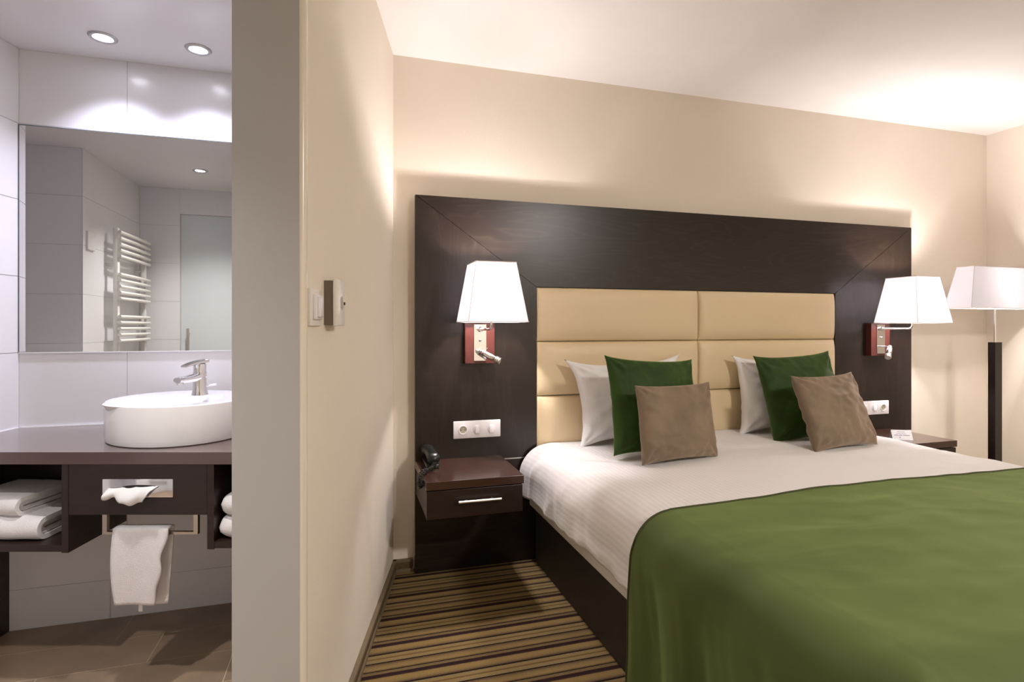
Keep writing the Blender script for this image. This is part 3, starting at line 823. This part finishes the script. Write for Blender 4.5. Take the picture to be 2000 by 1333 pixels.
# socket plates
def socket_plate(x0, x1, z0, z1, order, label):
    yb = YH; xc = (x0 + x1) / 2
    s_ = thing('socket_plate', label, 'socket plate', (xc, yb, z0), 'bedside socket plates')
    bm = NB(); box(bm, x0, x1, yb - .009, yb + .001, z0, z1, bev=.0035); pl_ = obj('plate', bm, 'plastic', s_, smooth=40)
    pitch = .0715; zc = (z0 + z1) / 2
    for i, kind in enumerate(order):
        x = xc + (i - 1) * pitch
        if kind == 's':
            bm = NB(); lathe(bm, [(.0225, 0), (.0225, .003), (.019, .0035), (.0175, .001), (.0175, 0)], (x, yb - .009, zc), (0, -1, 0), 28, True); obj('socket_ring', bm, 'plastic', s_, smooth=40)
            bm = NB(); lathe(bm, [(0, .0006), (.0172, .0006)], (x, yb - .009, zc), (0, -1, 0), 28); rc = obj('socket_well', bm, 'recess', s_)
            for hx_ in (-.0095, .0095):
                bm = NB(); lathe(bm, [(0, .0012), (.0026, .0012)], (x + hx_, yb - .009, zc - .001), (0, -1, 0), 10); obj('pin_hole', bm, 'hole', rc)
            bm = NB(); tube(bm, [(x, yb - .009, zc + .009), (x, yb - .0145, zc + .009)], .0022, 10); obj('earth_pin', bm, 'satin', rc)
        else:
            bm = NB(); lathe(bm, [(.0215, 0), (.0215, .0012), (.0205, .0018), (0, .0018)], (x, yb - .009, zc), (0, -1, 0), 28); obj('switch_ring', bm, 'plastic', s_, smooth=40)
            bm = NB()
            vs_ = box(bm, x - .0125, x + .0125, yb - .0155, yb - .0095, zc - .021, zc + .019, bev=.0035)
            for v in vs_:
                if v.co.y < yb - .012: v.co.y -= (zc - v.co.z) * .10
            obj('rocker', bm, 'plastic', s_, smooth=40)
socket_plate(.491, .729, .637, .722, 'sww', 'white plate with a socket and two switches above the telephone')
socket_plate(3.02, 3.258, .637, .722, 'wws', 'white plate with two switches and a socket above the folded card')

# ------------------------------------------------------------------ wall lamps
def loft_square(bm, rings):
    """rings: (cx, cy, hx, hy, z); open tube of four-sided cross-section"""
    rs = []
    for cx, cy, hx_, hy_, z in rings:
        rs.append([bm.verts.new((cx + sx * hx_, cy + sy * hy_, z)) for sx, sy in ((-1, -1), (1, -1), (1, 1), (-1, 1))])
    for a_, b_ in zip(rs, rs[1:]):
        for k in range(4): bm.faces.new((a_[k], a_[(k + 1) % 4], b_[(k + 1) % 4], b_[k]))
    return rs
def shade_parts(parent, cx, cy, hb_, ht_, z0, z1, m):
    """hb_/ht_ = (half x, half y) at the bottom and top"""
    bm = NB(); loft_square(bm, [(cx, cy, hb_[0], hb_[1], z0), (cx, cy, ht_[0], ht_[1], z1)])
    o = obj('lamp_shade', bm, m, parent)
    md = o.modifiers.new('s', 'SOLIDIFY'); md.thickness = .0015; md.offset = -1
    for hh, z in ((hb_, z0), (ht_, z1)):
        bm = NB(); k_ = .0017
        rr_ = [[bm.verts.new((cx + sx * (hh[0] + w_), cy + sy * (hh[1] + w_), z + dz)) for sx, sy in ((-1, -1), (1, -1), (1, 1), (-1, 1))] for w_, dz in ((k_, -k_), (k_, k_), (-k_, k_), (-k_, -k_))]
        for q in range(4):
            for k in range(4): bm.faces.new((rr_[q][k], rr_[q][(k + 1) % 4], rr_[(q + 1) % 4][(k + 1) % 4], rr_[(q + 1) % 4][k]))
        obj('shade_rim', bm, 'trim', o)
    for sx, sy in ((-1, -1), (1, -1), (1, 1), (-1, 1)):
        bm = NB(); tube(bm, [(cx + sx * hb_[0], cy + sy * hb_[1], z0), (cx + sx * ht_[0], cy + sy * ht_[1], z1)], .0011, 6)
        obj('shade_seam', bm, 'seam', o)
    return o
def bulb_light(name, parent, loc, watts, col=(1, .925, .945), r=.028):
    bm = NB(); lathe(bm, [(0, -.045), (.010, -.044), (.011, -.025), (.022, -.005), (.026, .012), (.020, .030), (.008, .038), (0, .039)], loc, seg=16)
    obj('bulb', bm, 'bulb', parent, smooth=True)
    bm = NB(); lathe(bm, [(.014, 0), (.014, .035), (0, .035)], Vector(loc) - Vector((0, 0, .085)), seg=14); obj('lamp_holder', bm, 'plastic', parent, smooth=40)
    ld = bpy.data.lights.new(name, 'POINT'); ld.energy = watts; ld.color = col; ld.shadow_soft_size = r
    lo = bpy.data.objects.new(name, ld); C.objects.link(lo); lo.parent = parent
    lo.location = Vector(loc) - worg(parent) + Vector((0, 0, .005))
def sconce(xp, xs, rd_end, label):
    """xp = plate centre, xs = shade centre"""
    yc = 2.485
    s_ = thing('wall_lamp', label, 'wall lamp', (xp, YH, 1.105), 'lit bedside wall lamps')
    bm = NB(); box(bm, xp - .074, xp + .074, 2.637, YH + .001, 1.005, 1.205, bev=.0015); pl_ = obj('back_plate', bm, 'mah_r', s_)
    bm = NB(); box(bm, xp - .031, xp + .031, 2.633, 2.638, 1.018, 1.196, bev=.0008); cp = obj('chrome_plate', bm, 'chrome', s_)
    bm = NB(); lathe(bm, [(0, .010), (.004, .009), (.007, .005), (.008, 0)], (xp, 2.633, 1.118), (0, -1, 0), 16); obj('screw_knob', bm, 'chrome', s_, smooth=40)
    za = 1.172
    bm = NB(); lathe(bm, [(.013, 0), (.013, .012), (.009, .018), (0, .018)], (xp, 2.634, za), (0, -1, 0), 18); obj('arm_joint', bm, 'chrome', s_, smooth=40)
    c0 = Vector((xp, 2.62, za)); c1 = Vector((xs, yc, za)); dd = (c1 - c0).normalized()
    path = [c0, c1 - dd * .022]
    for i in range(1, 7):
        t = PI / 2 * i / 6; path.append(c1 - dd * .022 + dd * .022 * math.sin(t) + Vector((0, 0, .022 * (1 - math.cos(t)))))
    path.append(Vector((xs, yc, 1.27)))
    bm = NB(); tube(bm, path, .0062, 14); obj('arm', bm, 'chrome', s_, smooth=40)
    # small reading spot
    j = Vector((xp, 2.575, 1.062)); e = Vector(rd_end); d = (e - j).normalized(); L = (e - j).length
    bm = NB(); tube(bm, [(xp, 2.636, 1.062), (xp, 2.585, 1.062)], .0055, 12); lathe(bm, [(0, -.012), (.008, -.009), (.0115, 0), (.008, .009), (0, .012)], j, d, 16); obj('spot_joint', bm, 'chrome', s_, smooth=50)
    bm = NB(); lathe(bm, [(0, .006), (.012, .008), (.0145, .012), (.0145, L * .72), (.013, L * .74), (0, L * .74)], j, d, 20); sp = obj('spot_barrel', bm, 'chrome', s_, smooth=40)
    bm = NB(); pr_ = []
    for i in range(7):
        h_ = L * .74 + L * .26 * i / 6; pr_.append((.0175 if i % 2 else .0163, h_))
    lathe(bm, [(0, L * .735)] + pr_ + [(.0135, L), (.0125, L * .95), (0, L * .93)], j, d, 24); obj('spot_ring', bm, 'satin', sp)
    bm = NB(); tube(bm, [j - d * .002, j - d * .002 + d.cross(Vector((0, 1, 0))).normalized() * .03 + d * .012], .0016, 8); obj('switch_lever', bm, 'chrome', sp)
    shade_parts(s_, xs, yc, (.1365, .1365), (.0935, .0935), 1.207, 1.476, 'shade')
    bm = NB()
    for k in range(2):
        t = PI * k / 2 + PI / 4
        tube(bm, [(xs - .09 * math.cos(t) * 1.35, yc - .09 * math.sin(t) * 1.35, 1.285), (xs + .09 * math.cos(t) * 1.35, yc + .09 * math.sin(t) * 1.35, 1.285)], .0014, 6)
    obj('shade_carrier', bm, 'chrome', s_)
    bulb_light('sconce_bulb', s_, (xs, yc, 1.418), SCONCE_W)
    return s_
sconce(.617, .635, (.690, 2.53, 1.020), 'lit bedside wall lamp above the telephone nightstand')
sconce(3.155, 3.219, (3.095, 2.54, .998), 'lit bedside wall lamp on the headboard beside the floor lamp')

# ------------------------------------------------------------------ floor lamp
fx, fy = 3.697, 2.35
fl = thing('floor_lamp', 'tall floor lamp with rectangular white shade and dark square post', 'floor lamp', (fx, fy, 0))
bm = NB(); box(bm, fx - .14, fx + .14, fy - .12, fy + .12, 0, .025, bev=.003); obj('base', bm, 'hb_h', fl)
bm = NB(); box(bm, fx - .0295, fx + .0295, fy - .020, fy + .020, .025, 1.092, bev=.002); obj('post', bm, 'hb_v', fl)
bm = NB(); tube(bm, [(fx, fy, 1.09), (fx, fy, 1.335)], .0065, 14); obj('stem', bm, 'chrome', fl, smooth=40)
fz0, fz1 = 1.293, 1.535
fs = shade_parts(fl, fx, fy, (.308, .076), (.243, .049), fz0, fz1, 'shade2')
bm = NB(); tube(bm, [(fx - .24, fy, 1.333), (fx + .24, fy, 1.333)], .002, 6); obj('shade_carrier', bm, 'chrome', fl)
bulb_light('floor_lamp_bulb', fl, (fx + .03, fy, 1.415), FLOOR_W)

# ------------------------------------------------------------------ bed
bx0, bx1, by0, by1 = .907, 2.835, .66, 2.648
bd = thing('bed', 'wide double bed with a dark brown box base', 'bed', ((bx0 + bx1) / 2, 1.66, 0))
bm = NB(); box(bm, bx0, bx1, by0, by1, 0.0, .300, bev=.004); obj('box_base', bm, 'base', bd)
bm = NB(); box(bm, bx0 - .036, bx1 + .010, by0 + .01, by1, .286, .452, bev=.014, seg=3); obj('mattress', bm, 'under', bd, smooth=50)
bm = NB(); box(bm, bx0 + .07, bx1 - .09, by0 + .06, by1, .44, .572, bev=.03, seg=3); obj('mattress_topper', bm, 'under', bd, smooth=50)

def cross(s, x0, x1, zt, r, zh):
    """point on the cross-section at arc length s from the left hem; returns x, z, outward normal(x,z), drop"""
    side = zt - r - zh; arc = r * PI / 2; top = (x1 - x0) - 2 * r
    if s < side: return x0, zh + s, -1.0, 0.0
    s -= side
    if s < arc:
        t = s / r; return x0 + r - r * math.cos(t), zt - r + r * math.sin(t), -math.cos(t), math.sin(t)
    s -= arc
    if s < top: return x0 + r + s, zt, 0.0, 1.0
    s -= top
    if s < arc:
        t = s / r; return x1 - r + r * math.sin(t), zt - r + r * math.cos(t), math.sin(t), math.cos(t)
    s -= arc
    return x1, zt - r - s, 1.0, 0.0
def total(x0, x1, zt, r, zh): return 2 * (zt - r - zh) + PI * r + (x1 - x0) - 2 * r

def cloth(name, m, fn, nu, nv, origin, thick, uvscale=None):
    bm = NB(); uvl = bm.loops.layers.uv.new('UVMap'); gv = []
    for i in range(nu + 1):
        gv.append([bm.verts.new(fn(i / nu, k / nv)) for k in range(nv + 1)])
    for i in range(nu):
        for k in range(nv):
            f = bm.faces.new((gv[i][k], gv[i + 1][k], gv[i + 1][k + 1], gv[i][k + 1]))
            if uvscale:
                for lp, (a_, b_) in zip(f.loops, ((i, k), (i + 1, k), (i + 1, k + 1), (i, k + 1))):
                    lp[uvl].uv = (a_ / nu * uvscale[0], b_ / nv * uvscale[1])
    o = obj(name, bm, m, origin=origin, smooth=True)
    md = o.modifiers.new('s', 'SOLIDIFY'); md.thickness = thick; md.offset = -1
    return o

DV = (.846, 2.866, .588, .125, .352)
DL = total(*DV)
def duvet(s, t):
    y = 2.650 - t * (2.650 - .68)
    x, z, nx, nz = cross(s * DL, *DV)
    X = (x - bx0) / (bx1 - bx0)
    if nz > .999: z += .018 * math.sin(PI * min(1, max(0, X))) 
    hang_ = 1 - nz
    # hem scallops and side ripples
    edge = max(0, 1 - min(s, 1 - s) * DL / .22)
    n1 = noise.noise(Vector((y * 6, s * DL * 2, 3.1))); n2 = noise.noise(Vector((y * 15, s * DL * 6, 7.7)))
    sgn = -1 if s < .5 else 1
    x += sgn * (.012 * n1 * (hang_) + .006 * n2 * min(1, edge * 1.5))
    if s < .5: x -= .02 * max(0, (y - 2.3) / .37) * hang_
    if y < 1.5: x -= sgn * .03 * min(1, (1.5 - y) / .1) * hang_; z -= .006 * nz * min(1, (1.5 - y) / .1)
    z += edge * (.020 * noise.noise(Vector((y * 5, 1.7, 0))) + .006 * noise.noise(Vector((y * 19, 4.7, 0))))
    z += nz * (.006 * noise.noise(Vector((x * 3, y * 3, 0))) + .0022 * noise.noise(Vector((x * 9, y * 7, 5))))
    cr_ = max(0, 1 - 5 * abs(noise.noise(Vector((s * DL * 3.2 + y * 2.2, y * 3.4 - s * DL * 1.7, 21)))))
    x += sgn * .007 * cr_ * min(1, hang_ * 1.5); z += .005 * cr_ * nz * max(0, 1 - abs(min(s, 1 - s) * DL - .35) / .3)
    return Vector((x, y, z))
dv = cloth('duvet', 'linen', duvet, 240, 200, (1.87, 1.66, .35), .012, (DL, 2.0))
tag(dv, 'white striped cotton duvet spread over the bed', 'duvet')

TZ = .602
TV_ = (.834, 2.878, .604, .132, .035)
TL = total(*TV_)
FOOT = .62
def throw(s, t):
    S_ = s * TL
    x, z, nx, nz = cross(S_, *TV_)
    side = TV_[2] - TV_[3] - TV_[4]
    ytop = 1.542 + .012 * (x - 1.8) + .006 * math.sin(x * 5) + (.0)
    run = t * (ytop - FOOT + .40)
    y = ytop - run
    X = (x - bx0) / (bx1 - bx0)
    if nz > .999: z += .018 * math.sin(PI * min(1, max(0, X)))
    r = .12; a0 = ytop - FOOT - r
    dropf = 0
    if run > a0:
        q = run - a0
        if q < r * PI / 2: y = FOOT + r - r * math.sin(q / r); dropf = r - r * math.cos(q / r)
        else: y = FOOT; dropf = r + q - r * PI / 2
    zflat = z
    dside = TV_[2] - z
    z = max(.035, TV_[2] + .018 * (nz > .999) * math.sin(PI * min(1, max(0, X))) - max(dropf, dside)) if dropf > 0 else z
    h = max(0.0, min(1.0, (dside - .09) / .40))
    sgn = -1 if s < .5 else 1
    yy = y + .03 * math.sin(h * 2.0)
    fold = (.026 * abs(math.sin(yy * 13 + .9 * math.sin(yy * 5))) ** 1.8 + .013 * math.sin(yy * 29 + 1.3 + 1.5 * math.sin(yy * 7)) + .018 * noise.noise(Vector((yy * 11, h * 1.2, 2))) + .007 * noise.noise(Vector((yy * 27, h * 1.6, 4))))
    x += sgn * (fold * h ** .8 - .010 * h)
    z += nz * (.0055 * noise.noise(Vector((x * 3.5, y * 3, 11))) + .004 * noise.noise(Vector((x * 2 + y * 5, y * 9 - x * 3, 3))) + .0022 * noise.noise(Vector((x * 11, y * 14, 5))) + .002 * max(0, 1 - 3 * abs(noise.noise(Vector((x * 1.6 + y, y * 4.5 - x * .8, 8))))) + .0012 * max(0, 1 - 3.5 * abs(noise.noise(Vector((x * 3.1 - y, y * 8 + x, 18))))))
    if sgn < 0: z += -.02 * 0
    # light dents near the shoulder
    sh = math.exp(-((dside - .06) / .07) ** 2)
    x += sgn * .010 * sh * noise.noise(Vector((y * 8, 2.2, s * 3)))
    return Vector((x, y, z))
tv = cloth('bed_throw', 'throw', throw, 300, 200, (1.87, 1.0, .035), .006)
tag(tv, 'green velvet throw spread across the foot of the bed', 'throw')
# stitched hem along the head-side edge of the throw
pts = [throw(i / 260, 0.0) for i in range(261)]
bm = NB(); tube(bm, [p + Vector((0, 0, .001)) for p in pts], .0042, 8); obj('hem', bm, 'hem', tv, smooth=True)

# ------------------------------------------------------------------ pillows
def pillow(name, label, cat, group, m, cx, cy, zb, yaw, lean, h, roll, w, T, seed, pinch=.05, ear=.03, wr=.006, taper=0.0):
    """cx, cy, zb: middle of the bottom edge on the duvet; lean: how far the top leans back"""
    ex = Vector((math.cos(yaw) * math.cos(roll), math.sin(yaw) * math.cos(roll), math.sin(roll)))
    back = Vector((-math.sin(yaw), math.cos(yaw), 0))
    ey = (Vector((0, 0, 1)) * math.sqrt(h * h - lean * lean) + back * lean).normalized()
    ez = ex.cross(ey).normalized()
    bl = br = Vector((cx, cy, zb)); o = bl + ey * (h / 2)
    N = 64; bm = NB(); sides = []
    for sg in (1, -1):
        gr = []
        for i in range(N + 1):
            row = []
            for k in range(N + 1):
                u = -1 + 2 * i / N; v = -1 + 2 * k / N
                u = math.copysign(abs(u) ** .85, u); v = math.copysign(abs(v) ** .85, v)
                px = u * (1 - pinch * (1 - v * v) * abs(u)); py = v * (1 - pinch * (1 - u * u) * abs(v))
                px *= 1 - taper * (1 - v) / 2
                cor = (abs(u) * abs(v)) ** 6
                px *= 1 + ear * cor; py *= 1 + ear * cor
                f = (max(0, 1 - abs(u) ** 2.4) * max(0, 1 - abs(v) ** 2.4)) ** .42
                z = T / 2 * f * (1 - .16 * v)
                edge = max(abs(u), abs(v))
                wv = noise.noise(Vector((u * 2.2 + seed, v * 2.2, sg * 3.0))) * .6 + noise.noise(Vector((u * 5 + v * 2, v * 4 - seed, sg))) * .35
                # creases radiating from the corners
                ang = math.atan2(1 - abs(v), 1 - abs(u)); rad = math.hypot(1 - abs(v), 1 - abs(u))
                cre = math.sin(ang * 9 + seed) * math.exp(-(rad / .45) ** 2) * min(1, rad * 5)
                rip = math.sin((u if abs(v) > abs(u) else v) * 19 + seed * 2 + 2 * noise.noise(Vector((u * 3, v * 3, seed)))) * max(0, edge - .62) * (1 - edge) * 7
                q1 = noise.noise(Vector((u * 1.3 + v * .9 + seed * 3, v * 2.0 - u * .7, sg * 2.0)))
                q2 = noise.noise(Vector((u * 2.0 - v * 1.5 + seed, v * 1.8 + u * 1.2 + 9, sg)))
                rg = math.exp(-(q1 * 5) ** 2); rg2 = math.exp(-(q2 * 5.5) ** 2)
                msk = .5 + .5 * noise.noise(Vector((u * 1.1 + 5, v * 1.1 + seed, 2.0)))
                z += (1.3 * wr * wv + wr * 1.1 * cre + wr * 1.0 * rip + wr * .75 * rg * msk - wr * .6 * rg2 * (1 - msk)) * min(1, f * 2.2)
                row.append(bm.verts.new(o + ex * (px * w / 2) + ey * (py * h / 2) + ez * (z * sg)))
            gr.append(row)
        for i in range(N):
            for k in range(N): bm.faces.new((gr[i][k], gr[i + 1][k], gr[i + 1][k + 1], gr[i][k + 1]))
        sides.append(gr)
    bmesh.ops.remove_doubles(bm, verts=bm.verts, dist=.0004)
    p = obj(name, bm, m, origin=((bl + br) / 2), smooth=True)
    tag(p, label, cat, group)
    # welt seam round the edge
    pts = []
    gr = sides
    return p
Zb = .606
pillow('sleeping_pillow', 'white pillow against the leather pads behind the green cushion on the telephone side', 'pillow', 'white bed pillows', 'cotton',
       1.375, 2.53, Zb, .02, .06, .405, .025, .605, .16, 1, pinch=.10, ear=.12, wr=.010, taper=.14)
pillow('sleeping_pillow', 'white pillow against the leather pads behind the green cushion on the floor lamp side', 'pillow', 'white bed pillows', 'cotton',
       2.355, 2.535, Zb, .01, .055, .41, 0, .61, .16, 4, pinch=.10, ear=.07, wr=.008)
pillow('velvet_cushion', 'square green velvet cushion on the telephone side of the bed', 'cushion', 'green velvet cushions', 'green',
       1.362, 2.232, Zb, .059, .08, .435, -.059, .465, .125, 2, pinch=.055, ear=.035, wr=.008)
pillow('velvet_cushion', 'square green velvet cushion on the floor lamp side of the bed', 'cushion', 'green velvet cushions', 'green',
       2.305, 2.300, Zb, -.05, .158, .455, .048, .465, .13, 6, pinch=.055, ear=.04, wr=.009)
pillow('velvet_cushion', 'small taupe velvet cushion on the telephone side of the bed', 'cushion', 'taupe velvet cushions', 'taupe',
       1.384, 2.095, Zb, .114, .053, .328, -.001, .40, .115, 3, pinch=.045, ear=.025, wr=.007)
pillow('velvet_cushion', 'small taupe velvet cushion on the floor lamp side of the bed', 'cushion', 'taupe velvet cushions', 'taupe',
       2.288, 2.087, Zb, .112, .132, .362, .012, .42, .12, 8, pinch=.05, ear=.04, wr=.009)

# ------------------------------------------------------------------ fill lamp added unseen behind the camera to light the bed front
cl = thing('added_fill_lamp', 'added round fill lamp, unseen, over the free floor of the bedroom', 'added fill lamp', (2.2, -.9, HC))
bm = NB(); lathe(bm, [(.20, 0), (.20, -.03), (.19, -.035), (.19, 0)], (2.2, -.9, HC), seg=40, ring=True); obj('rim', bm, 'plastic', cl, smooth=40)
bm = NB(); lathe(bm, [(0, -.055), (.10, -.05), (.16, -.042), (.189, -.03)], (2.2, -.9, HC), seg=40, ring=True); obj('diffuser', bm, 'fill_lens', cl, smooth=True)
ld = bpy.data.lights.new('added_fill_lamp_light', 'AREA'); ld.shape = 'DISK'; ld.size = .36; ld.energy = FILL_W; ld.color = (1, .94, .90)
lo = bpy.data.objects.new('added_fill_lamp_light', ld); C.objects.link(lo); lo.parent = cl; lo.location = (0, 0, -.062)
